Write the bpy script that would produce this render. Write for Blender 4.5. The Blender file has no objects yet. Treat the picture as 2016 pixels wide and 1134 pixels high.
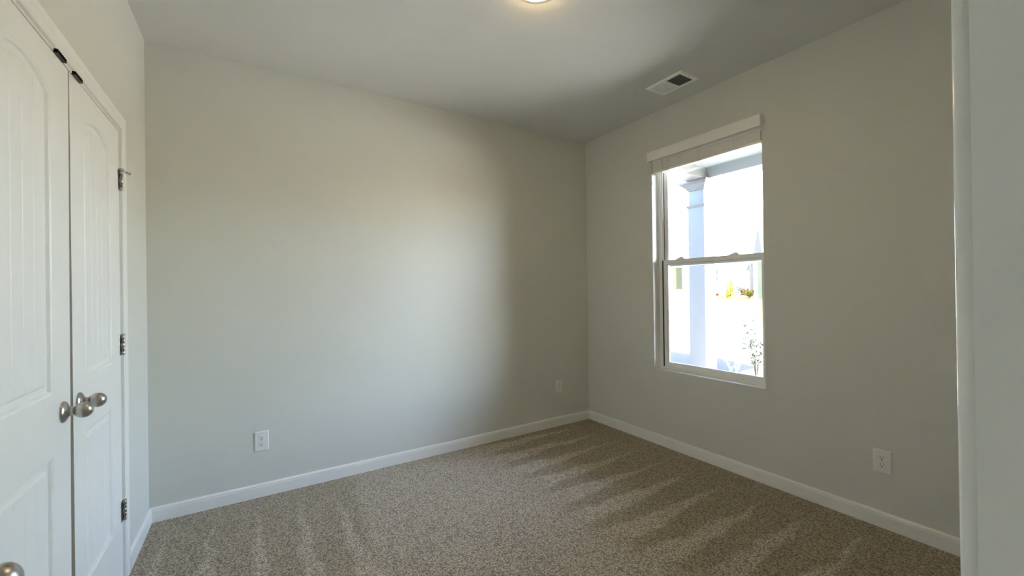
import bpy, bmesh, math, random
from mathutils import Vector, Matrix
random.seed(7)
PI = math.pi
SC = bpy.context.scene
COL = SC.collection

# ------------------------------------------------------------------ camera
CZ = 1.294
F_PX, YAW, PITCH, ROLL = 814.39, 0.562372, 0.003224, -0.0137854
_F = Vector((math.sin(YAW), math.cos(YAW), 0)); _R = Vector((math.cos(YAW), -math.sin(YAW), 0)); _U = Vector((0, 0, 1))
_F2 = _F * math.cos(PITCH) + _U * math.sin(PITCH); _U2 = -_F * math.sin(PITCH) + _U * math.cos(PITCH)
_R3 = _R * math.cos(ROLL) + _U2 * math.sin(ROLL); _U3 = -_R * math.sin(ROLL) + _U2 * math.cos(ROLL)
cd = bpy.data.cameras.new('camera'); cam = bpy.data.objects.new('camera', cd); COL.objects.link(cam)
cd.sensor_width = 36; cd.lens = F_PX / 2016 * 36; cd.clip_start = 0.02; cd.clip_end = 500
M = Matrix((( _R3.x, _U3.x, -_F2.x, 0), (_R3.y, _U3.y, -_F2.y, 0), (_R3.z, _U3.z, -_F2.z, CZ), (0, 0, 0, 1)))
cam.matrix_world = M
SC.camera = cam

# ------------------------------------------------------------------ light
SKY = 1.15
SUN = 22.0
SC.view_settings.view_transform = 'Standard'; SC.view_settings.look = 'None'
SC.view_settings.gamma = 1; SC.view_settings.use_curve_mapping = False
SC.view_settings.exposure = 2.95
w = bpy.data.worlds.new('sky'); SC.world = w; w.use_nodes = True
nt = w.node_tree; nt.nodes.clear()
sk = nt.nodes.new('ShaderNodeTexSky'); sk.sky_type = 'NISHITA'; sk.sun_disc = False
sk.sun_elevation = math.radians(55); sk.sun_rotation = math.radians(-171); sk.air_density = 1.0; sk.dust_density = 3.2; sk.ozone_density = 1.0
bg = nt.nodes.new('ShaderNodeBackground'); bg.inputs[1].default_value = SKY
wo = nt.nodes.new('ShaderNodeOutputWorld')
nt.links.new(sk.outputs[0], bg.inputs[0]); nt.links.new(bg.outputs[0], wo.inputs[0])
sl = bpy.data.lights.new('sun', 'SUN'); sl.energy = SUN; sl.angle = math.radians(0.6); sl.color = (1, .95, .86)
so = bpy.data.objects.new('sun', sl); COL.objects.link(so)
so.rotation_euler = Vector((-0.12, -0.80, 1.0)).to_track_quat('Z', 'Y').to_euler()
def portal(name, loc, rot, sx, sy):
    l = bpy.data.lights.new(name, 'AREA'); l.shape = 'RECTANGLE'; l.size = sx; l.size_y = sy
    l.cycles.is_portal = True
    o = bpy.data.objects.new(name, l); o.location = loc; o.rotation_euler = rot; COL.objects.link(o)
portal('window_portal', (2.99, 1.849, 1.49), (0, math.radians(90), 0), 1.74, .90)
portal('hall_portal', (2.05, -2.24, 1.4), (math.radians(90), 0, 0), .9, 1.6)  # portal at the added hall opening
SC.cycles.max_bounces = 14; SC.cycles.diffuse_bounces = 9; SC.cycles.glossy_bounces = 4
SC.cycles.transparent_max_bounces = 16
SC.cycles.sample_clamp_indirect = 6; SC.cycles.caustics_reflective = False; SC.cycles.caustics_refractive = False

# ------------------------------------------------------------------ materials
def new_mat(name):
    m = bpy.data.materials.new(name); m.use_nodes = True
    return m, m.node_tree, m.node_tree.nodes['Principled BSDF']
def P(name, col, rough=.5, metal=0., bump=0., bscale=300., var=0., spec=.5, detail=3):
    m, t, b = new_mat(name)
    b.inputs['Base Color'].default_value = (*col, 1); b.inputs['Roughness'].default_value = rough
    b.inputs['Metallic'].default_value = metal; b.inputs['Specular IOR Level'].default_value = spec
    tc = t.nodes.new('ShaderNodeTexCoord')
    if bump:
        n = t.nodes.new('ShaderNodeTexNoise'); n.inputs['Scale'].default_value = bscale; n.inputs['Detail'].default_value = detail
        t.links.new(tc.outputs['Object'], n.inputs['Vector'])
        bp = t.nodes.new('ShaderNodeBump'); bp.inputs['Strength'].default_value = bump; bp.inputs['Distance'].default_value = .002
        t.links.new(n.outputs[0], bp.inputs['Height']); t.links.new(bp.outputs[0], b.inputs['Normal'])
    if var:
        n2 = t.nodes.new('ShaderNodeTexNoise'); n2.inputs['Scale'].default_value = bscale * .5; n2.inputs['Detail'].default_value = 4
        t.links.new(tc.outputs['Object'], n2.inputs['Vector'])
        mx = t.nodes.new('ShaderNodeMix'); mx.data_type = 'RGBA'
        mx.inputs[6].default_value = (*[c * (1 - var) for c in col], 1); mx.inputs[7].default_value = (*[min(1, c * (1 + var)) for c in col], 1)
        t.links.new(n2.outputs[0], mx.inputs[0]); t.links.new(mx.outputs[2], b.inputs['Base Color'])
    return m
MAT = {}
MAT['wall'] = P('wall_paint', (.672, .672, .622), .62, bump=.25, bscale=260, var=.03, spec=.3)
MAT['ceiling'] = P('ceiling_paint', (.72, .72, .69), .85, bump=.3, bscale=220, var=.03, spec=.2)
MAT['trim'] = P('trim_paint', (.83, .83, .80), .32, bump=.04, bscale=90, spec=.45)
MAT['gloss'] = P('semi_gloss_trim', (.84, .84, .81), .16, spec=.6)
MAT['door'] = P('door_paint', (.84, .845, .825), .38, bump=.10, bscale=340, spec=.45)
MAT['vinyl'] = P('window_vinyl', (.90, .90, .89), .35, spec=.45)
MAT['nickel'] = P('satin_nickel', (.50, .475, .44), .30, metal=1.0, bump=.02, bscale=600)
MAT['dark_metal'] = P('dark_metal', (.07, .065, .06), .5, metal=.6)
MAT['brown_slot'] = P('screw_recess', (.06, .03, .02), .6)
MAT['rubber'] = P('rubber', (.25, .23, .21), .5)
MAT['plate'] = P('outlet_plastic', (.80, .80, .77), .28, spec=.5)
MAT['slot'] = P('outlet_slot', (.015, .015, .015), .6)
MAT['blind'] = P('blind_faux_wood', (.90, .88, .84), .45, bump=.08, bscale=120)
MAT['cord'] = P('blind_cord', (.80, .79, .75), .8)
MAT['vent'] = P('vent_enamel', (.93, .95, .93), .4)
MAT['duct'] = P('duct_dark', (.03, .035, .033), .8)
MAT['gasket'] = P('gasket_dark', (.05, .05, .055), .7)
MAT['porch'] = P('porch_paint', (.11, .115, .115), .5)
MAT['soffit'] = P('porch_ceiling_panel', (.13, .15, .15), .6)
MAT['concrete'] = P('porch_concrete', (.20, .20, .20), .85, bump=.3, bscale=60, var=.1)
MAT['drive'] = P('driveway_concrete', (.13, .128, .122), .9, spec=.1, bump=.3, bscale=40, var=.12)
MAT['asphalt'] = P('road_concrete', (.42, .41, .39), .9, bump=.3, bscale=40, var=.12)
MAT['siding'] = P('white_siding', (.80, .80, .78), .6)
MAT['grey_siding'] = P('grey_siding', (.03, .034, .026), .7, spec=.12, var=.25, bscale=3)
MAT['stone'] = P('grey_stone', (.035, .035, .035), .8, spec=.12, var=.55, bscale=6)
MAT['roof'] = P('grey_shingle', (.03, .032, .034), .85, spec=.12, var=.2, bscale=8)
MAT['dark_window'] = P('dark_window', (.02, .022, .014), .6, spec=.1)
MAT['teal_glass'] = P('teal_glass', (.04, .06, .06), .6, spec=.1)
MAT['tan_frame'] = P('tan_frame', (.06, .055, .03), .8, spec=.1)
MAT['mulch'] = P('mulch', (.20, .11, .06), .95, spec=.12, var=.3, bscale=12)
MAT['shade'] = P('painted_shade', (.020, .022, .024), .95, spec=.05, bump=.5, bscale=30, var=.4)  # near-black colour painted in for the porch shade on the ground
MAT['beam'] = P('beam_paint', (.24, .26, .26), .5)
MAT['bark'] = P('bark', (.13, .10, .07), .9, bump=.5, bscale=30)
MAT['evergreen'] = P('evergreen_needles', (.075, .062, .004), .7, spec=.12, var=.4, bscale=9)
MAT['green_dark'] = P('dark_needles', (.05, .055, .025), .7, spec=.12, var=.3, bscale=9)
MAT['rust'] = P('rust_leaves', (.09, .045, .025), .7, spec=.12, var=.4, bscale=9)
MAT['leaf'] = P('shrub_leaf', (.05, .058, .042), .5, spec=.12, var=.3, bscale=20)
MAT['blade'] = P('blade_leaf', (.10, .14, .13), .45)
MAT['lawn'] = P('lawn_grass', (.08, .078, .006), .95, spec=.12, bump=.4, bscale=12, var=.18)
MAT['ext'] = P('bounce_cut_siding', (.10, .11, .12), .7)  # dark tone set to cut light bounced onto the porch column
MAT['closet'] = P('closet_wall', (.45, .44, .41), .8)
MAT['tile'] = P('hall_floor', (.42, .36, .30), .5, var=.1, bscale=10)

# carpet: looped beige pile with vacuum nap marks
def carpet():
    m, t, b = new_mat('carpet'); N = t.nodes; L = t.links
    tc = N.new('ShaderNodeTexCoord')
    def noise(s, d=3, r=.6):
        n = N.new('ShaderNodeTexNoise'); n.inputs['Scale'].default_value = s; n.inputs['Detail'].default_value = d; n.inputs['Roughness'].default_value = r
        L.new(tc.outputs['Object'], n.inputs['Vector']); return n
    def math_(op, a, b_=None, c=None, clamp=False):
        n = N.new('ShaderNodeMath'); n.operation = op; n.use_clamp = clamp
        for i, v in enumerate((a, b_, c)):
            if v is None: continue
            if isinstance(v, (int, float)): n.inputs[i].default_value = v
            else: L.new(v, n.inputs[i])
        return n.outputs[0]
    sep = N.new('ShaderNodeSeparateXYZ'); L.new(tc.outputs['Object'], sep.inputs[0]); X, Y = sep.outputs[0], sep.outputs[1]
    wob = noise(5, 2).outputs[0]; wob2 = noise(28, 3).outputs[0]
    def ramp(v, a, b_):   # smooth 0..1 between a and b
        n = N.new('ShaderNodeMapRange'); n.interpolation_type = 'SMOOTHSTEP'
        L.new(v, n.inputs[0]); n.inputs[1].default_value = a; n.inputs[2].default_value = b_
        n.inputs[3].default_value = 0; n.inputs[4].default_value = 1; return n.outputs[0]
    # right field: strokes run in X, one each .235 m, sharp at x=2.58 and wide at x=1.63
    wy = math_('ADD', Y, math_('MULTIPLY', math_('SUBTRACT', wob, .5), .10))
    wx = math_('ADD', X, math_('MULTIPLY', math_('SUBTRACT', wob2, .5), .05))
    wx = math_('ADD', wx, math_('MULTIPLY', math_('SUBTRACT', noise(3.1, 1).outputs[0], .5), .45))
    fr = math_('FRACT', math_('DIVIDE', math_('ADD', wy, 10 * .235 - .84 + .235 * .5 ), .235))
    dist = math_('MULTIPLY', math_('ABSOLUTE', math_('SUBTRACT', fr, .5)), .235)
    half = math_('MULTIPLY', math_('SUBTRACT', 2.62, wx), .085, None, False)
    edge = math_('SUBTRACT', half, dist)
    st = ramp(edge, -.014, .026)
    st = math_('MULTIPLY', st, ramp(wx, 1.50, 1.72))
    st = math_('MULTIPLY', st, ramp(math_('SUBTRACT', 2.68, wx), 0, .08))
    # left field: strokes run in Y, sharp near the back wall
    fr2 = math_('FRACT', math_('DIVIDE', math_('ADD', math_('ADD', X, 2.0), math_('MULTIPLY', math_('SUBTRACT', wob, .5), .10)), .21))
    d2 = math_('MULTIPLY', math_('ABSOLUTE', math_('SUBTRACT', fr2, .62)), .21)
    h2 = math_('MULTIPLY', math_('SUBTRACT', 2.95, math_('ADD', Y, math_('MULTIPLY', math_('SUBTRACT', wob2, .5), .12))), .055)
    st2 = math_('MULTIPLY', ramp(math_('SUBTRACT', h2, d2), -.01, .02), ramp(math_('SUBTRACT', .52, X), 0, .03))
    # middle field: pile brushed towards the door, paler
    mid = math_('MULTIPLY', ramp(math_('ADD', X, math_('MULTIPLY', math_('SUBTRACT', 2.3, Y), .10)), .47, .55), ramp(math_('SUBTRACT', 1.62, wx), -.05, .12))
    tone = math_('ADD', math_('MULTIPLY', st, .72), math_('MULTIPLY', st2, .5))
    tone = math_('ADD', tone, math_('MULTIPLY', mid, .42), None, True)
    big = noise(2.2, 2).outputs[0]
    tone = math_('ADD', tone, math_('MULTIPLY', math_('SUBTRACT', big, .5), .25), None, True)
    base = N.new('ShaderNodeMix'); base.data_type = 'RGBA'; L.new(tone, base.inputs[0])
    base.inputs[6].default_value = (.58, .48, .345, 1); base.inputs[7].default_value = (.92, .80, .65, 1)
    # tufts
    vo = N.new('ShaderNodeTexVoronoi'); vo.inputs['Scale'].default_value = 125; vo.inputs['Randomness'].default_value = 1
    wv = N.new('ShaderNodeVectorMath'); wv.operation = 'ADD'
    nz = noise(70, 2); sc = N.new('ShaderNodeVectorMath'); sc.operation = 'SCALE'; sc.inputs[3].default_value = .018
    L.new(nz.outputs[1], sc.inputs[0]); L.new(tc.outputs['Object'], wv.inputs[0]); L.new(sc.outputs[0], wv.inputs[1]); L.new(wv.outputs[0], vo.inputs['Vector'])
    fine = noise(190, 2, .7).outputs[0]
    h = math_('ADD', math_('MULTIPLY', math_('SUBTRACT', 1, math_('MULTIPLY', vo.outputs['Distance'], 1.3)), .6), math_('MULTIPLY', fine, .6))
    mul = N.new('ShaderNodeMix'); mul.data_type = 'RGBA'; mul.blend_type = 'MULTIPLY'; mul.inputs[0].default_value = 1
    cr = N.new('ShaderNodeMapRange'); L.new(h, cr.inputs[0]); cr.inputs[1].default_value = .35; cr.inputs[2].default_value = .80
    cr.inputs[3].default_value = .37; cr.inputs[4].default_value = 1.24
    cc = N.new('ShaderNodeCombineColor'); [L.new(cr.outputs[0], cc.inputs[i]) for i in range(3)]
    L.new(base.outputs[2], mul.inputs[6]); L.new(cc.outputs[0], mul.inputs[7]); L.new(mul.outputs[2], b.inputs['Base Color'])
    bp = N.new('ShaderNodeBump'); bp.inputs['Strength'].default_value = .9; bp.inputs['Distance'].default_value = .008
    L.new(h, bp.inputs['Height']); L.new(bp.outputs[0], b.inputs['Normal'])
    b.inputs['Roughness'].default_value = .95; b.inputs['Specular IOR Level'].default_value = .1
    b.inputs['Sheen Weight'].default_value = .15
    return m
MAT['carpet'] = carpet()
def glass():
    m = bpy.data.materials.new('window_glass'); m.use_nodes = True; t = m.node_tree; t.nodes.clear()
    tr = t.nodes.new('ShaderNodeBsdfTransparent'); tr.inputs[0].default_value = (.985, .995, .99, 1)
    gl = t.nodes.new('ShaderNodeBsdfGlossy'); gl.inputs[1].default_value = .02
    fr = t.nodes.new('ShaderNodeFresnel'); fr.inputs[0].default_value = 1.45
    mx = t.nodes.new('ShaderNodeMixShader'); o = t.nodes.new('ShaderNodeOutputMaterial')
    t.links.new(fr.outputs[0], mx.inputs[0]); t.links.new(tr.outputs[0], mx.inputs[1]); t.links.new(gl.outputs[0], mx.inputs[2]); t.links.new(mx.outputs[0], o.inputs[0])
    return m
MAT['glass'] = glass()
def emit(name, col, s):
    m, t, b = new_mat(name); b.inputs['Base Color'].default_value = (.9, .88, .82, 1)
    b.inputs['Emission Color'].default_value = (*col, 1); b.inputs['Emission Strength'].default_value = s; return m
MAT['lens'] = emit('lamp_lens', (1, .67, .28), 22)

# ------------------------------------------------------------------ helpers
class MB:
    def __init__(s): s.v = []; s.f = []; s.m = []; s.sm = []
    def add(s, vs, fs, mi=0, smooth=False):
        o = len(s.v); s.v += [tuple(v) for v in vs]
        for f in fs: s.f.append([o + i for i in f]); s.m.append(mi); s.sm.append(smooth)
        return s
    def box(s, a, b, mi=0):
        x0, x1 = sorted((a[0], b[0])); y0, y1 = sorted((a[1], b[1])); z0, z1 = sorted((a[2], b[2]))
        vs = [(x, y, z) for x in (x0, x1) for y in (y0, y1) for z in (z0, z1)]
        return s.add(vs, [(0, 1, 3, 2), (4, 6, 7, 5), (0, 4, 5, 1), (2, 3, 7, 6), (0, 2, 6, 4), (1, 5, 7, 3)], mi)
    def prism(s, pts, axis, lo, hi, mi=0, smooth=False):
        """2-D outline pts extruded along axis; outline coords are the other two axes in order"""
        def mk(p, t):
            q = [p[0], p[1]]; q.insert(axis, t); return q
        n = len(pts); vs = [mk(p, lo) for p in pts] + [mk(p, hi) for p in pts]
        fs = [tuple(range(n)), tuple(range(2 * n - 1, n - 1, -1))]
        s.add(vs, fs, mi)
        o = len(s.v) - 2 * n
        for i in range(n):
            j = (i + 1) % n; s.f.append([o + i, o + j, o + n + j, o + n + i]); s.m.append(mi); s.sm.append(smooth)
        return s
    def lathe(s, prof, origin, axis, n=40, mi=0, smooth=True):
        """prof: (distance along axis, radius)"""
        a = Vector(axis).normalized(); u = a.orthogonal().normalized(); v = a.cross(u); o = Vector(origin)
        vs = []
        for d, r in prof:
            for k in range(n):
                t = 2 * PI * k / n; vs.append(o + a * d + (u * math.cos(t) + v * math.sin(t)) * r)
        fs = []
        for i in range(len(prof) - 1):
            for k in range(n):
                k2 = (k + 1) % n; fs.append((i * n + k, i * n + k2, (i + 1) * n + k2, (i + 1) * n + k))
        s.add(vs, fs, mi, smooth)
        b = len(s.v) - len(vs)
        s.f.append([b + k for k in range(n)][::-1]); s.m.append(mi); s.sm.append(False)
        s.f.append([b + (len(prof) - 1) * n + k for k in range(n)]); s.m.append(mi); s.sm.append(False)
        return s
    def tube(s, pts, r, n=10, mi=0):
        pts = [Vector(p) for p in pts]; vs = []
        rr = r if isinstance(r, (list, tuple)) else [r] * len(pts)
        for i, p in enumerate(pts):
            d = (pts[min(i + 1, len(pts) - 1)] - pts[max(i - 1, 0)]).normalized()
            u = d.orthogonal().normalized() if i == 0 else (u - d * u.dot(d)).normalized()
            v = d.cross(u)
            for k in range(n):
                t = 2 * PI * k / n; vs.append(p + (u * math.cos(t) + v * math.sin(t)) * rr[i])
        fs = [(i * n + k, i * n + (k + 1) % n, (i + 1) * n + (k + 1) % n, (i + 1) * n + k) for i in range(len(pts) - 1) for k in range(n)]
        fs += [tuple(range(n))[::-1], tuple(range((len(pts) - 1) * n, len(pts) * n))]
        return s.add(vs, fs, mi, True)
    def build(s, name, mats, parent=None, bevel=0, seg=2, origin=None):
        me = bpy.data.meshes.new(name)
        org = Vector(origin) if origin is not None else (parent.matrix_world.translation.copy() if parent else Vector((0, 0, 0)))
        me.from_pydata([tuple(Vector(v) - org) for v in s.v], [], s.f)
        if not isinstance(mats, (list, tuple)): mats = [mats]
        for m in mats: me.materials.append(m)
        for p, mi, sm in zip(me.polygons, s.m, s.sm): p.material_index = mi; p.use_smooth = sm
        bm = bmesh.new(); bm.from_mesh(me); bmesh.ops.recalc_face_normals(bm, faces=bm.faces); bm.to_mesh(me); bm.free()
        o = bpy.data.objects.new(name, me); COL.objects.link(o)
        if parent:
            pw = parent.matrix_world.translation
            o.parent = parent; o.location = org - pw; o.matrix_world = Matrix.Translation(org)
        else:
            o.location = org; o.matrix_world = Matrix.Translation(org)
        if bevel:
            b = o.modifiers.new('bevel', 'BEVEL'); b.width = bevel; b.segments = seg; b.limit_method = 'ANGLE'; b.angle_limit = math.radians(35)
        return o
def empty(name, loc):
    o = bpy.data.objects.new(name, None); o.location = loc; o.empty_display_size = .05; COL.objects.link(o)
    o.matrix_world = Matrix.Translation(Vector(loc)); return o
def tag(o, label=None, cat=None, group=None, kind=None):
    if label: o['label'] = label
    if cat: o['category'] = cat
    if group: o['group'] = group
    if kind: o['kind'] = kind
    return o
def struct(o, label=None, cat=None):
    return tag(o, label, cat, kind='structure')
def copy_tree(o, parent=None):
    c = o.copy(); COL.objects.link(c)
    if parent: c.parent = parent
    for ch in o.children: copy_tree(ch, c)
    return c

# ------------------------------------------------------------------ room shell
XL, XR, YB, H = -.502, 2.835, 3.09, 2.74
YN, YN0 = .076, -.040          # near wall: room face and hall face
WT = .155                       # outer wall thickness
WY0, WY1, WZ0, WZ1 = 1.407, 2.291, .619, 2.365    # window opening
CY0, CY1, CZ1 = 1.305, 2.535, 2.047               # closet opening
DX0, DX1, DZ1 = -.335, .450, 2.047                # entry door opening
XW = XR + WT

struct(MB().box((XL - .9, -2.2, -.10), (XR + .02, YB + .02, 0)).build('floor', MAT['carpet']), 'beige looped carpet with vacuum marks', 'carpet')
struct(MB().box((XL - .9, -2.2, H), (XR, YB + .12, H + .12)).build('ceiling', MAT['ceiling']), 'smooth pale grey painted ceiling', 'ceiling')
struct(MB().box((XL - .9, YB, -.10), (XR, YB + .12, H)).build('wall_back', MAT['wall']), 'greige painted back wall', 'wall')
b = MB()
b.box((XR, -2.2, -.30), (XW, WY0, 3.17)); b.box((XR, WY1, -.30), (XW, YB + .12, 3.17)); b.box((XR, YB + .12, -.30), (XW, 9.5, 3.17))
b.box((XR, WY0, -.30), (XW, WY1, WZ0)); b.box((XR, WY0, WZ1), (XW, WY1, 3.17))
struct(b.build('wall_right', MAT['wall']), 'greige painted wall holding the window', 'wall')
b = MB()
b.box((XL - .115, YN, 0), (XL, CY0, H)); b.box((XL - .115, CY1, 0), (XL, YB, H)); b.box((XL - .115, CY0, CZ1), (XL, CY1, H))
struct(b.build('wall_left', MAT['wall']), 'greige painted wall holding the closet', 'wall')
b = MB()
b.box((XL - .9, YN0, 0), (DX0, YN, H)); b.box((DX1 + .012, YN0, 0), (XR, YN, H)); b.box((DX0, YN0, DZ1 + .012), (DX1 + .012, YN, H))
struct(b.build('wall_front', MAT['wall']), 'greige painted wall around the entry doorway', 'wall')
b = MB()   # closet interior behind the double doors
b.box((XL - .9, YN, 0), (XL - .80, YB, H)); 
struct(b.build('wall_closet', MAT['closet']), 'closet back wall behind the double doors', 'wall')

b = MB()
b.box((XW, -6, -.30), (XW + .02, WY0, 3.17)); b.box((XW, WY1, -.30), (XW + .02, 9.5, 3.17)); b.box((XW, WY0, -.30), (XW + .02, WY1, WZ0 - .01)); b.box((XW, WY0, WZ1), (XW + .02, WY1, 3.17))
struct(b.build('wall_added_cladding', MAT['ext']), 'outside cladding of the window wall, added dark to cut bounce', 'wall')  # unseen dark skin added to keep bounce off the column
# baseboards: moulded profile, extruded along each wall
BP = [(0, 0), (.014, 0), (.014, .062), (.012, .068), (.0125, .073), (.009, .079), (.005, .083), (0, .083)]
def base_x(name, wall_x, sgn, y0, y1, label):
    return struct(MB().prism([(wall_x + sgn * t, z) for t, z in BP], 1, y0, y1).build(name, MAT['trim']), label, 'baseboard')
b = MB(); n = len(BP)
vs = [(XL, YB - t, z) for t, z in BP] + [(XR, YB - t, z) for t, z in BP]
b.add(vs, [tuple(range(n)), tuple(range(2 * n - 1, n - 1, -1))] + [(i, (i + 1) % n, n + (i + 1) % n, n + i) for i in range(n)])
struct(b.build('baseboard_back', MAT['trim']), 'white baseboard along the back wall', 'baseboard')
base_x('baseboard_right', XR, -1, YN, YB - .0, 'white baseboard under the window wall')
base_x('baseboard_left', XL, 1, CY1 + .067, YB - .0, 'white baseboard between closet casing and corner')

# ------------------------------------------------------------------ closet casing and doors
CT = .011
trim = struct(empty('trim_1', (XL, CY1, 0)), 'white casing around the closet double doors', 'door casing')
CW = .065
for nm, pts in (('casing_jamb', (CY1, CY1 + CW)), ('casing_jamb', (CY0 - CW, CY0))):
    inner, outer = (pts[0], pts[1]) if pts[0] == CY1 else (pts[1], pts[0])
    d = 1 if outer > inner else -1
    prof = [(XL, inner), (XL + CT - .002, inner), (XL + CT, inner + d * .003), (XL + CT, inner + d * .028), (XL + CT + .003, inner + d * .036), (XL + CT + .002, outer - d * .006), (XL + CT - .002, outer), (XL, outer)]
    q = MB(); q.add([(x, y, 0) for x, y in prof] + [(x, y, CZ1 + abs(y - inner)) for x, y in prof], [tuple(range(8)), tuple(range(15, 7, -1))] + [(i, (i + 1) % 8, 8 + (i + 1) % 8, 8 + i) for i in range(8)])
    q.build('casing_jamb', MAT['trim'], trim)
b = MB()
prof = [(XL, CZ1), (XL + CT - .002, CZ1), (XL + CT, CZ1 + .003), (XL + CT, CZ1 + .028), (XL + CT + .003, CZ1 + .036), (XL + CT + .002, CZ1 + CW - .006), (XL + CT - .002, CZ1 + CW), (XL, CZ1 + CW)]
b.add([(x, CY0 - (0 if i in (0, 1) else 0) - max(0, z - CZ1), z) for i, (x, z) in enumerate(prof)] + [(x, CY1 + max(0, z - CZ1), z) for x, z in prof],
      [tuple(range(8)), tuple(range(15, 7, -1))] + [(i, (i + 1) % 8, 8 + (i + 1) % 8, 8 + i) for i in range(8)])
b.build('casing_head', MAT['trim'], trim)
b = MB()   # jamb boards, lining the opening
b.box((XL - .115, CY0, CZ1 - .009), (XL + .0005, CY1, CZ1 + .0)); b.box((XL - .115, CY1 - .001, 0), (XL + .0005, CY1 + .0005, CZ1 - .009)); b.box((XL - .115, CY0 - .0005, 0), (XL + .0005, CY0 + .004, CZ1 - .009))
b.box((XL - .060, CY0 + .004, CZ1 - .021), (XL - .042, CY1 - .001, CZ1 - .009))
b.build('door_jamb', MAT['trim'], trim)
for y0, y1 in ((1.800, 1.872), (1.952, 2.022)):   # ball catch strikes in the head jamb
    MB().box((XL - .030, y0, CZ1 - .0115), (XL + CT - .001, y1, CZ1 - .0005)).box((XL - .001, y0, CZ1 - .012), (XL + CT - .001, y1, CZ1 + .0008)).build('catch_plate', MAT['dark_metal'], trim, bevel=.001)

def door_leaf(y0, y1, ytop_free, free, pan, xface, ztop, thick=.035, mirror=1):
    """moulded two-panel leaf with an arched upper panel; face looks to +X.
    y0<y1 edges; free='lo'|'hi' edge slants by ytop_free; pan=(ya,yb) outer panel edges"""
    mb = MB(); z0 = .012
    ya, yb = pan; N = 14; yc = (ya + yb) / 2
    lo = (.272, .812); up = (1.000, 1.905); rise = .048
    def arch(y, zb, inset=0):
        t = (y - yc) / ((yb - ya) / 2); return zb + rise * (1 - t * t) - inset
    X = xface
    def edge_y(z, which):
        y = y0 if which == 'lo' else y1
        if which == free: y += ytop_free * (z / 2.03)
        return y
    ys = [ya + (yb - ya) * i / N for i in range(N + 1)]
    # stiles and rails as a flat frame
    def quad(a, b_, c, d): mb.add([(X, *a), (X, *b_), (X, *c), (X, *d)], [(0, 1, 2, 3)])
    zs = [z0, lo[0], lo[1], up[0], up[1], ztop]
    for za, zb in zip(zs[:-1], zs[1:]):
        quad((edge_y(za, 'lo'), za), (ya, za), (ya, zb), (edge_y(zb, 'lo'), zb))
        quad((yb, za), (edge_y(za, 'hi'), za), (edge_y(zb, 'hi'), zb), (yb, zb))
    quad((ya, z0), (yb, z0), (yb, lo[0]), (ya, lo[0])); quad((ya, lo[1]), (yb, lo[1]), (yb, up[0]), (ya, up[0]))
    for a, c in zip(ys[:-1], ys[1:]): quad((a, arch(a, up[1])), (c, arch(c, up[1])), (c, ztop), (a, ztop))
    # nested loops make the moulded sticking: (inset, depth)
    rings = [(0, 0), (.003, -.0022), (.007, -.0030), (.011, -.0100), (.028, -.0105), (.036, -.0050)]
    for (za, zb, arched) in ((lo[0], lo[1], False), (up[0], up[1], True)):
        loops = []
        for ins, dep in rings:
            a, c = ya + ins, yb - ins
            pts = [(X + dep, a, za + ins), (X + dep, c, za + ins)]
            if arched:
                for i in range(N + 1):
                    y = c + (a - c) * i / N; pts.append((X + dep, y, arch(ya + (yb - ya) * (1 - i / N), zb) - ins * 1.05))
            else:
                pts += [(X + dep, c, zb - ins), (X + dep, a, zb - ins)]
            loops.append(pts)
        for l1, l2 in zip(loops[:-1], loops[1:]):
            n = len(l1); mb.add(l1 + l2, [(i, (i + 1) % n, n + (i + 1) % n, n + i) for i in range(n)])
        # plank field with V grooves
        a, c = ya + rings[-1][0], yb - rings[-1][0]; D = rings[-1][1]; ins = rings[-1][0]
        K = 4; cols = []
        for k in range(K):
            p0 = a + (c - a) * k / K; p1 = a + (c - a) * (k + 1) / K
            if k: cols.append((p0 + .003, D))
            else: cols.append((p0, D))
            for q in (.33, .66): cols.append((p0 + (p1 - p0) * q, D))
            if k < K - 1: cols.append((p1 - .003, D)); cols.append((p1, D - .0015))
            else: cols.append((p1, D))
        def top(y):
            if not arched: return zb - ins
            return arch(ya + (yb - ya) * (y - a) / (c - a), zb) - ins * 1.05
        for (ya_, da), (yb_, db) in zip(cols[:-1], cols[1:]):
            mb.add([(X + da, ya_, za + ins), (X + db, yb_, za + ins), (X + db, yb_, top(yb_)), (X + da, ya_, top(ya_))], [(0, 1, 2, 3)])
    # slab sides and back
    B = X - thick
    bl, bh, tl, th = edge_y(z0, 'lo'), edge_y(z0, 'hi'), edge_y(ztop, 'lo'), edge_y(ztop, 'hi')
    v = [(X, bl, z0), (X, bh, z0), (X, th, ztop), (X, tl, ztop), (B, bl, z0), (B, bh, z0), (B, th, ztop), (B, tl, ztop)]
    mb.add(v, [(4, 7, 6, 5), (0, 1, 5, 4), (1, 2, 6, 5), (2, 3, 7, 6), (3, 0, 4, 7)])
    return mb
def weld(o, d=.0004):
    bm = bmesh.new(); bm.from_mesh(o.data); bmesh.ops.remove_doubles(bm, verts=bm.verts, dist=d)
    bmesh.ops.recalc_face_normals(bm, faces=bm.faces); bm.to_mesh(o.data); bm.free()
KP = [(0, .0325), (.003, .0325), (.006, .0305), (.010, .0240), (.013, .0165), (.018, .0140), (.023, .0135), (.0265, .0150), (.031, .0190), (.036, .0222), (.042, .0243), (.048, .0248), (.054, .0236), (.060, .0205), (.065, .0160), (.0685, .0105), (.070, .0045), (.0702, .0005)]
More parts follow.
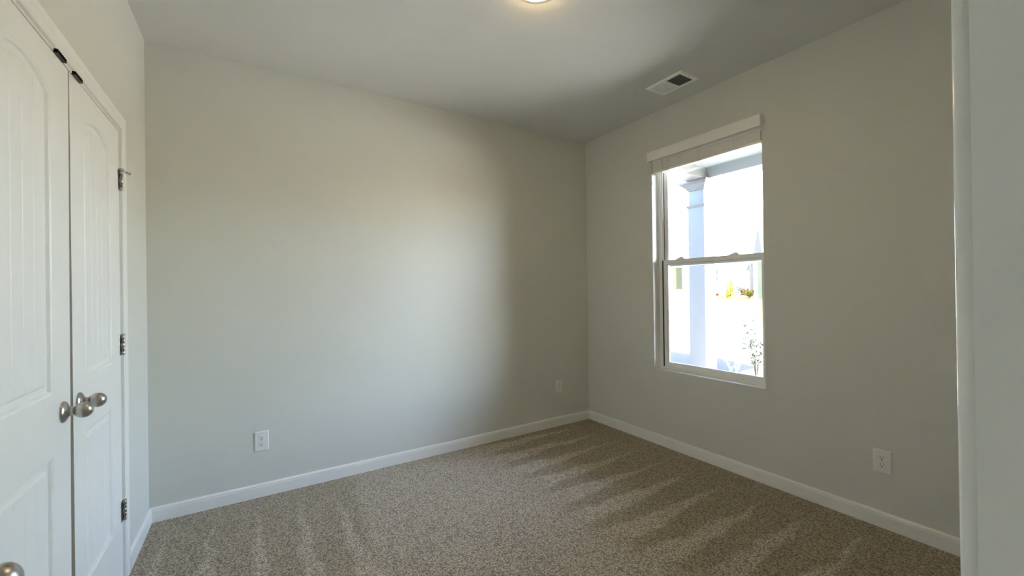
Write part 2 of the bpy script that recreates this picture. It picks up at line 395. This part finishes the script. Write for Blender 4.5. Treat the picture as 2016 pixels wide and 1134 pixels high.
# satin oval knob: longer than wide
def knob(parent, x, y, z, s=1.0, lift=0):
    k = MB().lathe([(d * s, r) for d, r in KP[4:]], (x, y, z), (1, 0, lift), 40).build('door_knob', MAT['nickel'], parent)
    MB().lathe([(d * s, r) for d, r in KP[:6]], (x, y, z), (1, 0, lift), 44).build('rose', MAT['nickel'], k)
    return k
def hinge(parent, y, zc, xf, pin_stop=False, hh=.089):
    z0, z1 = zc - hh / 2, zc + hh / 2; r = .0072; xc = xf + .0072
    b = MB()
    b.box((xf - .001, y - .030, z0), (xf + .0016, y - .001, z1)); b.box((xf - .001, y + .001, z0), (xf + .0022, y + .008, z1))
    h = b.build('hinge', MAT['nickel'], parent, bevel=.0006, seg=1)
    kn = MB(); seg = hh / 5
    for i in range(5):
        kn.lathe([(0, r * .9), (.0008, r), (seg - .0016, r), (seg - .0008, r * .9)], (xc, y, z0 + i * seg), (0, 0, 1), 20)
    kn.lathe([(0, r * .8), (.0, r * 1.15), (.003, r * 1.15), (.0045, r * .6)], (xc, y, z1), (0, 0, 1), 20)
    kn.build('knuckle', MAT['nickel'], h)
    sc = MB()
    for dz in (-.021, .021): sc.box((xf + .0030, y - .0068, zc + dz - .0095), (xf + .0120, y - .0050, zc + dz + .0095))
    sc.build('slot', MAT['brown_slot'], h)
    if pin_stop:
        st = MB()
        st.lathe([(0, .010), (.004, .0105), (.009, .0105), (.010, .009)], (xc, y, z1 + .001), (0, 0, 1), 24)
        st.tube([(xc, y, z1 + .006), (xc + .013, y + .036, z1 + .004)], .0022, 10)
        st.lathe([(0, .004), (.002, .0055), (.009, .0062), (.014, .0050)], (xc + .013, y + .036, z1 + .004), (.34, .94, -.05), 20)
        st.tube([(xc, y, z1 + .006), (xc + .004, y - .028, z1 + .005)], .0022, 10)
        s = st.build('door_stop', MAT['nickel'], parent)
        MB().lathe([(0, .0058), (.003, .0066), (.006, .005)], (xc + .0175, y + .049, z1 + .0033), (.34, .94, -.05), 20).build('rubber_tip', MAT['rubber'], s)
    return h

DF = XL - .001
d = struct(empty('door_1', (DF, 2.532, 0)), 'white closet door leaf nearer the back wall, arched plank panel', 'closet door')
o = door_leaf(1.9445, 2.532, -.013, 'lo', (2.062, 2.392), DF, CZ1 - .012).build('slab', MAT['door'], d); weld(o)
knob(d, DF, 1.992, .929)
for zc, ps in ((1.812, True), (1.066, False), (.318, False)): hinge(d, 2.5345, zc, DF, ps)
d = struct(empty('door_2', (DF, 1.309, 0)), 'white closet door leaf nearer the camera, arched plank panel', 'closet door')
o = door_leaf(1.309, 1.906, .016, 'hi', (1.440, 1.776), DF, CZ1 - .012).build('slab', MAT['door'], d); weld(o)
knob(d, DF, 1.850, .929)
for zc in (1.812, 1.066, .318): hinge(d, 1.3065, zc, DF)

# ------------------------------------------------------------------ entry door (open along the closet wall) and its doorway
EX = -.315
d = struct(empty('door_3', (EX, .085, 0)), 'open white entry door with satin nickel knob, at the frame edge', 'door')
o = door_leaf(.085, .862, 0, 'hi', (.215, .732), EX, 2.035).build('slab', MAT['door'], d); weld(o)
knob(d, EX, .800, .926, .84)
for zc in (1.82, 1.07, .32): hinge(d, .0835, zc, EX - .004)
dj = struct(empty('trim_2', (DX1, YN, 0)), 'white jamb and casing of the entry doorway', 'door casing')
b = MB().box((DX1, YN0 - .0005, 0), (DX1 + .012, YN + .0005, DZ1)); b.build('jamb_board', MAT['trim'], dj)
MB().box((DX0 - .012, YN0 - .0005, 0), (DX0, YN + .0005, DZ1)).box((DX0 - .012, YN0 - .0005, DZ1), (DX1 + .012, YN + .0005, DZ1 + .012)).build('jamb_board', MAT['trim'], dj, bevel=.0008)
# strip seen beyond the jamb edge: the casing's inner edge, rounded
def casing_v(xi, sgn):
    pr = [(0, 0), (.0018, .0085)]
    for k in range(1, 9):
        a = PI - .2 - (PI / 2 - .2) * k / 8; pr.append((.0048 + .003 * math.cos(a), .0085 + .003 * math.sin(a)))
    pr += [(.030, .0122), (.042, .0160), (.052, .0160), (.0565, .012), (.057, 0)]
    return [(xi + sgn * t, YN + y) for t, y in pr]
MB().prism(casing_v(DX1 + .005, 1), 2, 0, DZ1 + .005, smooth=True).build('casing_jamb', MAT['gloss'], dj)
MB().box((DX0 - .062, YN, DZ1 + .005), (DX1 + .062, YN + .014, DZ1 + .062)).build('casing_head', MAT['trim'], dj)
# unseen hall behind the camera; its opening is added to let in fill light
b = MB()
b.box((XL - .9, -2.2, 0), (XL - .8, YN0, H)); b.box((XL - .8, -2.3, 0), (1.6, -2.2, H)); b.box((2.5, -2.3, 0), (XR, -2.2, H)); b.box((1.6, -2.3, 0), (2.5, -2.2, .6)); b.box((1.6, -2.3, 2.2), (2.5, -2.2, H))
struct(b.build('wall_hall', MAT['wall']), 'hall end wall behind the camera, with an added fill light opening', 'wall')

# ------------------------------------------------------------------ window
win = struct(empty('window_1', (XR + .1, (WY0 + WY1) / 2, WZ0)), 'white vinyl single hung window looking onto the porch', 'window')
FX0, FX1 = XR + .080, XW - .004
g = .027
b = MB()
for (a, c) in (((FX0, WY0, WZ0), (FX1, WY0 + g, WZ1)), ((FX0, WY1 - g, WZ0), (FX1, WY1, WZ1)), ((FX0, WY0 + g, WZ1 - g), (FX1, WY1 - g, WZ1))): b.box(a, c)
b.box((FX0, WY0 + g, WZ0), (FX1, WY1 - g, WZ0 + .014)); b.box((FX0 + .05, WY0 + g, WZ0), (FX1, WY1 - g, WZ0 + .03))
b.build('frame', MAT['vinyl'], win, bevel=.0015)
# dark weather gap between frame and lower sash
MB().box((FX0 + .006, WY1 - g - .004, WZ0 + .014), (FX0 + .034, WY1 - g, 1.517)).build('gasket', MAT['gasket'], win)
MB().box((FX0 + .036, WY1 - g - .004, 1.517), (FX0 + .044, WY1 - g, WZ1 - g)).build('gasket', MAT['gasket'], win)
b = MB(); t_ = .0015
b.box((XR + .0005, WY1 - t_, WZ0), (FX0, WY1 + .0005, WZ1)); b.box((XR + .0005, WY0 - .0005, WZ0), (FX0, WY0 + t_, WZ1)); b.box((XR + .0005, WY0, WZ0 - .0005), (FX0, WY1, WZ0 + t_)); b.box((XR + .0005, WY0, WZ1 - t_), (FX0, WY1, WZ1))
b.build('reveal_lining', MAT['trim'], win)
def sash(name, x0, x1, y0, y1, z0, z1, st, rb, rt):
    s = MB()
    s.box((x0, y0, z0), (x1, y0 + st, z1)); s.box((x0, y1 - st, z0), (x1, y1, z1)); s.box((x0, y0 + st, z0), (x1, y1 - st, z0 + rb)); s.box((x0, y0 + st, z1 - rt), (x1, y1 - st, z1))
    q = .010   # inner glazing bead, one step back
    xa = x0 + .008
    s.box((xa, y0 + st, z0 + rb), (x1, y0 + st + q, z1 - rt)); s.box((xa, y1 - st - q, z0 + rb), (x1, y1 - st, z1 - rt))
    s.box((xa, y0 + st + q, z0 + rb), (x1, y1 - st - q, z0 + rb + q)); s.box((xa, y0 + st + q, z1 - rt - q), (x1, y1 - st - q, z1 - rt))
    o = s.build(name, MAT['vinyl'], win, bevel=.0012)
    xm = (x0 + x1) / 2 + .004
    MB().box((xm, y0 + st + q - .002, z0 + rb + q - .002), (xm + .003, y1 - st - q + .002, z1 - rt - q + .002)).build('glass', MAT['glass'], o)
    return o
LS = sash('lower_sash', FX0 + .015, FX0 + .034, WY0 + g, WY1 - g - .004, WZ0 + .014, 1.520, .030, .030, .034)
US = sash('upper_sash', FX0 + .038, FX0 + .062, WY0 + g, WY1 - g - .004, 1.466, WZ1 - g, .020, .040, .03)
for yc in (2.10, 1.66):   # sash cam locks on the meeting rail
    b = MB(); zt = 1.520; xx = FX0 + .025
    b.prism([(yc - .038, zt), (yc + .038, zt), (yc + .030, zt + .006), (yc + .012, zt + .012), (yc - .014, zt + .014), (yc - .030, zt + .007)], 0, xx - .011, xx + .011)
    b.prism([(yc - .030, zt + .013), (yc + .012, zt + .012), (yc + .006, zt + .019), (yc - .026, zt + .019)], 0, xx - .004, xx + .014)
    b.build('sash_lock', MAT['vinyl'], LS, bevel=.001)

# ------------------------------------------------------------------ blind (raised) with valance
bl = tag(empty('window_blind', (XR, 1.85, 2.335)), 'raised white faux wood blind with valance at the window head', 'blind')
VX = XR - .038
b = MB()
pv = [(VX + .008, 2.335), (VX, 2.338), (VX, 2.396), (VX + .003, 2.400), (VX + .001, 2.404), (VX + .002, 2.410), (VX + .010, 2.410)]
b.prism([(p[0], p[1]) for p in [(VX + .009, 2.335), (VX + .001, 2.336), (VX, 2.340), (VX, 2.397), (VX + .003, 2.401), (VX - .001, 2.405), (VX - .001, 2.411), (VX + .009, 2.411)]], 1, 1.400, 2.304)
b.box((VX + .004, 1.399, 2.335), (XR, 1.408, 2.411)); b.box((VX + .004, 2.296, 2.335), (XR, 2.305, 2.411))
b.build('valance', MAT['blind'], bl, bevel=.0008, seg=1)
MB().box((XR + .006, WY0 + .008, 2.318), (XR + .062, WY1 - .006, 2.362)).build('headrail', MAT['vinyl'], bl)
proto = None; ns = 15
for i in range(ns):
    z = 2.2575 + i * .0039
    if proto is None:
        proto = MB().prism([(XR + .008, z), (XR + .034, z + .0012), (XR + .060, z), (XR + .060, z + .0028), (XR + .034, z + .0040), (XR + .008, z + .0028)], 1, WY0 + .014, WY1 - .008).build('slat', MAT['blind'], bl)
        s = proto
    else:
        s = proto.copy(); COL.objects.link(s); s.parent = bl
    s.location = (proto.location[0] + random.uniform(-.002, .002), proto.location[1], proto.location[2] + i * .0039 if i else proto.location[2])
MB().box((XR + .007, WY0 + .014, 2.238), (XR + .061, WY1 - .008, 2.256)).build('bottom_rail', MAT['blind'], bl, bevel=.003)
for y in (2.14, 1.865, 1.585):
    t = MB()
    for dy in (-.012, .012): t.tube([(XR + .005, y + dy, 2.33), (XR + .004, y + dy * .9, 2.29), (XR + .005, y + dy, 2.24)], .0011, 6)
    for k in range(7): t.tube([(XR + .004, y - .012, 2.245 + k * .012), (XR + .0035, y, 2.243 + k * .012 + random.uniform(-.004, .004)), (XR + .004, y + .012, 2.245 + k * .012)], .0008, 5)
    t.lathe([(0, .006), (.004, .005)], (XR + .034, y, 2.234), (0, 0, 1), 12)
    t.build('ladder_cord', MAT['cord'], bl)
b = MB(); b.tube([(XR + .002, 2.186, 2.352), (XR + .001, 2.188, 2.33)], .002, 6); b.lathe([(0, .0035), (.01, .0048), (.48, .0046), (.495, .003)], (XR + .001, 2.190, 1.836), (0, 0, 1), 8)
b.build('tilt_wand', MAT['cord'], bl)
MB().tube([(XR + .003, WY1 - .004, 2.34), (XR + .002, WY1 - .004, 2.16)], .0012, 6).lathe([(0, .002), (.008, .004), (.022, .003)], (XR + .002, WY1 - .004, 2.148), (0, 0, 1), 10).build('lift_cord', MAT['cord'], bl)

# ------------------------------------------------------------------ outlets
def outlet(loc, rz, label, hor=False):
    """built in local frame facing -Y, then placed"""
    e = empty('wall_outlet', (0, 0, 0)); w_, h_ = .0785, .1245
    b = MB(); t = .0055; q = .004
    b.add([(-w_ / 2, 0, -h_ / 2), (w_ / 2, 0, -h_ / 2), (w_ / 2, 0, h_ / 2), (-w_ / 2, 0, h_ / 2), (-w_ / 2 + q, -t, -h_ / 2 + q), (w_ / 2 - q, -t, -h_ / 2 + q), (w_ / 2 - q, -t, h_ / 2 - q), (-w_ / 2 + q, -t, h_ / 2 - q)],
          [(0, 3, 2, 1), (4, 5, 6, 7), (0, 1, 5, 4), (1, 2, 6, 5), (2, 3, 7, 6), (3, 0, 4, 7)])
    b.build('plate', MAT['plate'], e, bevel=.001)
    for dz in (.0195, -.0195):
        pts = []
        for k in range(28):
            a = 2 * PI * k / 28; x = .0172 * math.cos(a); z = .0172 * math.sin(a); z = max(-.0140, min(.0140, z)); pts.append((x, z + dz))
        r = MB().prism([(p[0], p[1]) for p in pts], 1, -t - .0022, -t + .001).build('receptacle', MAT['plate'], e, bevel=.0006)
        s = MB(); yf = -t - .0024
        s.box((-.0078, yf, dz + .0005), (-.0052, yf + .001, dz + .0090)); s.box((.0052, yf, dz + .0012), (.0076, yf + .001, dz + .0083))
        s.lathe([(0, .0030), (.001, .0030)], (0, yf, dz - .0068), (0, 1, 0), 16)
        s.build('slot', MAT['slot'], r)
    MB().lathe([(0, .0030), (.0012, .0026)], (0, -t - .0002, 0), (0, -1, 0), 16).build('screw', MAT['nickel'], e)
    e.location = loc; e.rotation_euler = (0, 0, rz)
    tag(e, label, 'outlet', 'wall outlets'); return e
outlet((.0465, YB, .3505), 0, 'white duplex outlet on the back wall nearer the closet')
outlet((2.456, YB, .3705), 0, 'white duplex outlet on the back wall beside the room corner')
outlet((XR, .822, .350), -PI / 2, 'white duplex outlet on the window wall, right of the window')

# ------------------------------------------------------------------ ceiling register
v = tag(empty('ceiling_vent', (2.54, 1.867, H)), 'white ceiling air register with two louvre banks near the window', 'air vent')
x0, x1, y0, y1 = 2.440, 2.638, 1.720, 2.012
b = MB(); zf = H - .008; fr = .026
ix0, ix1, iy0, iy1 = x0 + fr, x1 - fr, y0 + fr, y1 - fr; ym = (iy0 + iy1) / 2
out = [(x0, y0), (x1, y0), (x1, y1), (x0, y1)]; mid_ = [(x0 + .006, y0 + .006), (x1 - .006, y0 + .006), (x1 - .006, y1 - .006), (x0 + .006, y1 - .006)]; inn = [(ix0, iy0), (ix1, iy0), (ix1, iy1), (ix0, iy1)]
vs = [(*p, H) for p in out] + [(*p, zf) for p in mid_] + [(*p, zf) for p in inn] + [(*p, H) for p in inn]
b.add(vs, [(i + k, (i + 1) % 4 + k, (i + 1) % 4 + k + 4, i + k + 4) for k in (0, 4, 8) for i in range(4)])
b.box((ix0, ym - .006, zf), (ix1, ym + .006, H))
b.build('frame', MAT['vent'], v)
MB().box((ix0, iy0, H - .0012), (ix1, iy1, H - .0004)).build('duct_opening', MAT['duct'], v)
lp = None
for bank, (a, c, ang) in enumerate(((iy0, ym - .006, 1), (ym + .006, iy1, -1))):
    n = 9; step = (c - a) / n
    for i in range(n):
        yc = a + step * (i + .5); dy = .0042 * ang
        s = MB().add([(ix0, yc - dy, zf + .0005), (ix1, yc - dy, zf + .0005), (ix1, yc + dy, H - .0015), (ix0, yc + dy, H - .0015), (ix0, yc - dy + .0009, zf + .0005), (ix1, yc - dy + .0009, zf + .0005), (ix1, yc + dy + .0009, H - .0015), (ix0, yc + dy + .0009, H - .0015)],
                     [(0, 1, 2, 3), (4, 7, 6, 5), (0, 4, 5, 1), (1, 5, 6, 2), (2, 6, 7, 3), (3, 7, 4, 0)])
        s.build('louvre', MAT['vent'], v)
for (sx, sy) in ((2.545, 1.732), (2.515, 2.000)):
    MB().lathe([(0, .0035), (.001, .0028)], (sx, sy, zf), (0, 0, -1), 12).build('screw', MAT['nickel'], v)
MB().box((2.560, 1.994, zf - .004), (2.566, 2.006, zf)).build('damper_lever', MAT['vent'], v)

# ------------------------------------------------------------------ ceiling light
LX, LY = 1.180, 1.607
l = tag(empty('ceiling_light', (LX, LY, H)), 'round warm recessed light in the ceiling, top edge of photo', 'ceiling light')
MB().lathe([(0, .094), (.0025, .0935), (.0045, .088), (.0045, .056), (.001, .0505)], (LX, LY, H), (0, 0, -1), 64).build('trim_ring', MAT['vent'], l)
MB().lathe([(.001, .0500), (.010, .0495), (.019, .042), (.025, .027), (.027, .006)], (LX, LY, H), (0, 0, -1), 64).build('lens', MAT['lens'], l)

# ------------------------------------------------------------------ porch
PZ = -.15
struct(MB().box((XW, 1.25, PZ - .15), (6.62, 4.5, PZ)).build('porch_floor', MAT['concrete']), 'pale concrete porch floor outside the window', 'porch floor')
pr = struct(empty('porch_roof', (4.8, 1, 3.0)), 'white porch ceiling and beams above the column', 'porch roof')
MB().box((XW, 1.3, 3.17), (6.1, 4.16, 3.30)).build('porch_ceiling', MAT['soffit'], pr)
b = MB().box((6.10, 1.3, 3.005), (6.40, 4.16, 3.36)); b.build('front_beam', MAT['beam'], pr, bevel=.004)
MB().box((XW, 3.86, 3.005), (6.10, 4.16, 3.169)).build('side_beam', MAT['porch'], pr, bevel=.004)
# flat roof slabs; unseen outer eave added and stretched to cast ground shade
b = MB(); b.box((-4, -6, 3.30), (XW, 9.5, 3.5)); b.box((XW, 1.25, 3.365), (6.5, 4.3, 3.48)); b.box((6.5, 1.25, 3.44), (7.2, 4.3, 3.52)); b.prism([(7.2, 3.44), (8.25, 3.545), (8.25, 3.60), (7.2, 3.52)], 1, 1.25, 4.3)
b.build('gable', MAT['siding'], pr)  # no gable: flat roof slabs with the added unseen eave casting ground shade
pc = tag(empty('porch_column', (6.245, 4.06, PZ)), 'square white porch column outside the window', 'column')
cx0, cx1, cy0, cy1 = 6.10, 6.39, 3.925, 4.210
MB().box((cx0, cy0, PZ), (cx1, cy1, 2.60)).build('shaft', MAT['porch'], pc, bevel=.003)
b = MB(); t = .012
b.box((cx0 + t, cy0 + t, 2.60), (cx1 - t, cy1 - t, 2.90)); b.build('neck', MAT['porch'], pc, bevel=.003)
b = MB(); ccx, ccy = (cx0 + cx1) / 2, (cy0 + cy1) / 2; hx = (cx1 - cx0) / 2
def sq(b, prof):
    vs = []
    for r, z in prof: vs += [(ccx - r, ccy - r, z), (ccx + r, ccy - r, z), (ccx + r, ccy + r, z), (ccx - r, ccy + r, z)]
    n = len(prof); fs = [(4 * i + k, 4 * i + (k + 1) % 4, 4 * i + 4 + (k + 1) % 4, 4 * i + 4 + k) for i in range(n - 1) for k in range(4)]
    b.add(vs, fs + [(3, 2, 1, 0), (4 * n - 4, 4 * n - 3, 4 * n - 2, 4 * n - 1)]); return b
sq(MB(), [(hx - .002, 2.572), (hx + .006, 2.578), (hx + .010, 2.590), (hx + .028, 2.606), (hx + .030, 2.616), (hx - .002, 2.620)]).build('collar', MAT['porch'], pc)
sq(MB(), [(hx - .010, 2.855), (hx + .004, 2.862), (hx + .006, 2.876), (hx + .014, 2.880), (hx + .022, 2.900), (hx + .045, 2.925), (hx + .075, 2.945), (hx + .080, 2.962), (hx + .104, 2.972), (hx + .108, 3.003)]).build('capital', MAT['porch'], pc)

# ------------------------------------------------------------------ yard, drive, road, lawn
GZ = -.30
struct(MB().box((XW, -25, GZ - .2), (12.6, 60, GZ)).build('driveway', MAT['drive']), 'driveway beyond the porch and painted shade patch', 'driveway')
struct(MB().prism([(6.64, .4), (6.75, .4), (10.3, 9.2), (6.64, 9.2)], 2, GZ, GZ + .012).build('shade_patch', MAT['shade']), 'dark patch painted as porch shade, between porch and driveway', 'painted shade')  # shade put into colour and outline: slanted side follows the shadow edge
struct(MB().box((12.6, -40, GZ - .2), (14.4, 90, GZ - .02)).build('gutter', MAT['asphalt']), 'street gutter strip beyond the driveway', 'street edge')
struct(MB().box((14.4, -40, GZ - .2), (21, 110, GZ - .01)).build('road', MAT['asphalt']), 'sunlit pale street', 'street')
b = MB(); b.add([(21, -60, GZ), (45, -60, .10), (45, 130, .10), (21, 130, GZ), (21, -60, GZ - .3), (45, -60, -.6), (45, 130, -.6), (21, 130, GZ - .3)], [(0, 1, 2, 3), (7, 6, 5, 4), (0, 4, 5, 1), (1, 5, 6, 2), (2, 6, 7, 3), (3, 7, 4, 0)])
tag(b.build('lawn', MAT['lawn']), 'yellow green lawn sloping up to the far houses', 'lawn', kind='stuff')
struct(MB().box((45, -60, -.6), (90, 130, .11)).build('ground', MAT['mulch']), 'brown ground around the far houses', 'ground')

# far houses -----------------------------------------------------------
def house(name, loc, label): return tag(empty(name, loc), label, 'house')
HX = 46.5
k = HX / 45
def Yk(y): return y * k
def Zk(z): return CZ + (z - CZ) * k
h1 = house('house', (HX, 33, .1), 'white sided house across the street, left of the column')
MB().box((HX, Yk(30.2), .1), (HX + 9, 42, 6.2)).build('wall', MAT['siding'], h1)
MB().prism([(HX - .4, 6.2), (HX + 9.4, 6.2), (HX + 4.5, 9.2)], 1, Yk(30.0), 42.3).build('roof', MAT['siding'], h1)
w1 = MB().box((HX - .06, Yk(31.9), Zk(.98)), (HX, Yk(33.3), Zk(3.75))).build('window', MAT['tan_frame'], h1)
MB().box((HX - .09, Yk(31.95), Zk(1.08)), (HX - .061, Yk(32.75), Zk(3.70))).build('pane', MAT['dark_window'], w1)
h2 = house('house', (HX, 26, .1), 'white sided house across the street, right of the column')
MB().box((HX, Yk(23.35), .1), (HX + 9, Yk(29.6), 6.0)).build('wall', MAT['siding'], h2)
MB().prism([(Yk(23.2), 6.0), (Yk(29.8), 6.0), (Yk(26.5), 8.6)], 0, HX - .3, HX + 9).build('roof', MAT['siding'], h2)
for z0, z1 in ((2.62, 3.30), (1.82, 2.50)):
    w2 = MB().box((HX - .05, Yk(27.28), Zk(z0)), (HX, Yk(27.72), Zk(z1))).build('window', MAT['siding'], h2)
    MB().box((HX - .07, Yk(27.36), Zk(z0 + .04)), (HX - .051, Yk(27.50), Zk(z1 - .04))).box((HX - .07, Yk(27.58), Zk(z0 + .04)), (HX - .051, Yk(27.70), Zk(z1 - .04))).build('pane', MAT['dark_window'], w2)
gd = MB().box((HX - .05, Yk(24.92), .1), (HX, Yk(25.62), Zk(1.22))).build('door', MAT['tan_frame'], h2)
MB().box((HX - .07, Yk(24.98), .2), (HX - .051, Yk(25.56), Zk(1.16))).build('pane', MAT['teal_glass'], gd)
MB().box((HX - .12, Yk(23.36), .1), (HX, Yk(23.72), Zk(3.7))).build('stone_pier', MAT['stone'], h2)
MB().prism([(Yk(23.55), Zk(3.0)), (Yk(24.1), Zk(3.0)), (Yk(23.70), Zk(3.75))], 0, HX - .25, HX - .125).build('porch_gable', MAT['roof'], h2)
GX = 40.0; kg = GX / 45
def Yg(y): return y * kg
def Zg(z): return CZ + (z - CZ) * kg
h3 = house('house', (GX, 20, 0), 'grey sided house with steep dark gable at the window edge')
MB().box((GX, Yg(19.5), .10), (GX + 5, Yg(23.12), Zg(4.55))).build('wall', MAT['grey_siding'], h3)
MB().prism([(Yg(22.42), Zg(4.55)), (Yg(23.36), Zg(4.55)), (Yg(22.86), Zg(7.55))], 0, GX - .1, GX + 3).build('gable', MAT['roof'], h3)
MB().box((GX - .06, Yg(23.08), -.1), (GX, Yg(23.18), Zg(4.5))).build('corner_board', MAT['siding'], h3)

def conifer(loc, h, r, label, mat, tiers=9, seed=1):
    rnd = random.Random(seed); e = tag(empty('evergreen_tree', loc), label, 'tree')
    x, y, z = loc; b = MB()
    for t in range(tiers):
        f = t / tiers; z0 = z + h * (.06 + .94 * f); rr = r * (1 - f) ** .8; n = 16
        vs = [(x, y, z0 + h * .22)]
        for q in range(n):
            a = 2 * PI * q / n + rnd.random() * .2; rq = rr * (1 if q % 2 else .72) * rnd.uniform(.85, 1.12)
            vs.append((x + rq * math.cos(a), y + rq * math.sin(a), z0 - rnd.random() * .05 * h))
        b.add(vs, [(0, 1 + q, 1 + (q + 1) % n) for q in range(n)] + [tuple(range(n, 0, -1))])
    b.build('foliage', mat, e)
    MB().lathe([(0, .06), (h * .5, .03)], (x, y, z), (0, 0, 1), 8).build('trunk', MAT['bark'], e)
def spot(X, y45):   # ground point on the sloping lawn, given its sight line
    return (X, y45 * X / 45, -.3 + .4 * (X - 21) / 24)
conifer(spot(44.4, 25.83), 2.25, .46, 'tall yellow green conical evergreen before the white house', MAT['evergreen'], seed=3)
conifer(spot(43.2, 26.28), 1.85, .24, 'slimmer conical evergreen left of the tall yellow one', MAT['evergreen'], seed=4)
conifer(spot(43.9, 26.80), 1.05, .20, 'small dark conical evergreen left of the yellow pair', MAT['green_dark'], seed=5)
def leafy(name, loc, h, r, n, size, label, mat, cat='shrub', seed=1, squash=1.0, stems=5, lobes=None):
    rnd = random.Random(seed); e = tag(empty(name, loc), label, cat); x, y, z = loc; st = MB(); lf = MB(); tips = []
    for s in range(stems):
        a = 2 * PI * s / stems + rnd.random(); lean = rnd.uniform(.15, 1.0) * r; top = h * rnd.uniform(.65, 1.0)
        pts = [(x + lean * math.cos(a) * u ** 1.4, y + lean * math.sin(a) * u ** 1.4, z + top * u) for u in (0, .25, .5, .75, 1)]
        st.tube(pts, [.012 * h * q for q in (1, .85, .7, .5, .25)], 6); tips.append(pts)
    for i in range(n):
        pts = rnd.choice(tips); u = rnd.uniform(.25, 1) * 4; j = min(3, int(u)); f = u - j
        p = Vector(pts[j]).lerp(Vector(pts[j + 1]), f)
        d = Vector((rnd.uniform(-1, 1), rnd.uniform(-1, 1), rnd.uniform(-.1, 1.1))).normalized()
        w_ = d.cross(Vector((rnd.uniform(-1, 1), rnd.uniform(-1, 1), rnd.uniform(-1, 1)))).normalized(); nrm = d.cross(w_)
        s = size * rnd.uniform(.7, 1.25); p = p + d * s * .3
        q1, q2 = p + d * s * .35, p + d * s * .75
        lf.add([p, q1 + w_ * s * .15 + nrm * s * .05, q2 + w_ * s * .12 + nrm * s * .02, p + d * s - nrm * s * .08, q2 - w_ * s * .12 + nrm * s * .02, q1 - w_ * s * .15 + nrm * s * .05, q1, q2],
               [(0, 6, 1), (6, 7, 2, 1), (7, 3, 2), (0, 5, 6), (6, 5, 4, 7), (7, 4, 3)])
    st.build('stem', MAT['bark'], e); lf.build('foliage', mat, e); return e
leafy('shrub', (7.35, 3.80, GZ), 1.0, .40, 240, .088, 'leafy green shrub beside the porch, low right in the window', MAT['leaf'], seed=11, stems=9)
leafy('shrub', spot(42.6, 24.55), 1.25, .6, 420, .22, 'rust coloured bush left of the stone pier', MAT['rust'], seed=12, stems=8)
leafy('shrub', spot(41.0, 23.95), .8, .7, 420, .22, 'yellow green bush under the stone pier', MAT['evergreen'], seed=13, stems=9)
leafy('shrub', spot(43.4, 27.45), .55, .5, 260, .18, 'low reddish bush right of the column', MAT['rust'], seed=14, stems=7)
# arching blade plant at the porch edge
e = tag(empty('blade_plant', (6.76, 3.86, GZ)), 'low plant with arching blades left of the leafy shrub', 'plant')
rnd = random.Random(5); lf = MB()
for i in range(13):
    a = rnd.uniform(0, 2 * PI); L_ = rnd.uniform(.14, .22); hgt = rnd.uniform(.24, .36); pts = []
    for u in (0, .25, .5, .75, 1):
        pts.append(Vector((6.76 + L_ * u * math.cos(a), 3.86 + L_ * u * math.sin(a), GZ + hgt * math.sin(u * 2.1) + .02)))
    w_ = Vector((-math.sin(a), math.cos(a), 0)) * .012
    vs = []; 
    for p, q in zip(pts, (.7, 1, .95, .7, .1)): vs += [p + w_ * q, p - Vector((0, 0, .004)), p - w_ * q]
    lf.add(vs, [(3 * i_, 3 * i_ + 1, 3 * i_ + 4, 3 * i_ + 3) for i_ in range(4)] + [(3 * i_ + 1, 3 * i_ + 2, 3 * i_ + 5, 3 * i_ + 4) for i_ in range(4)])
lf.build('blades', MAT['blade'], e)
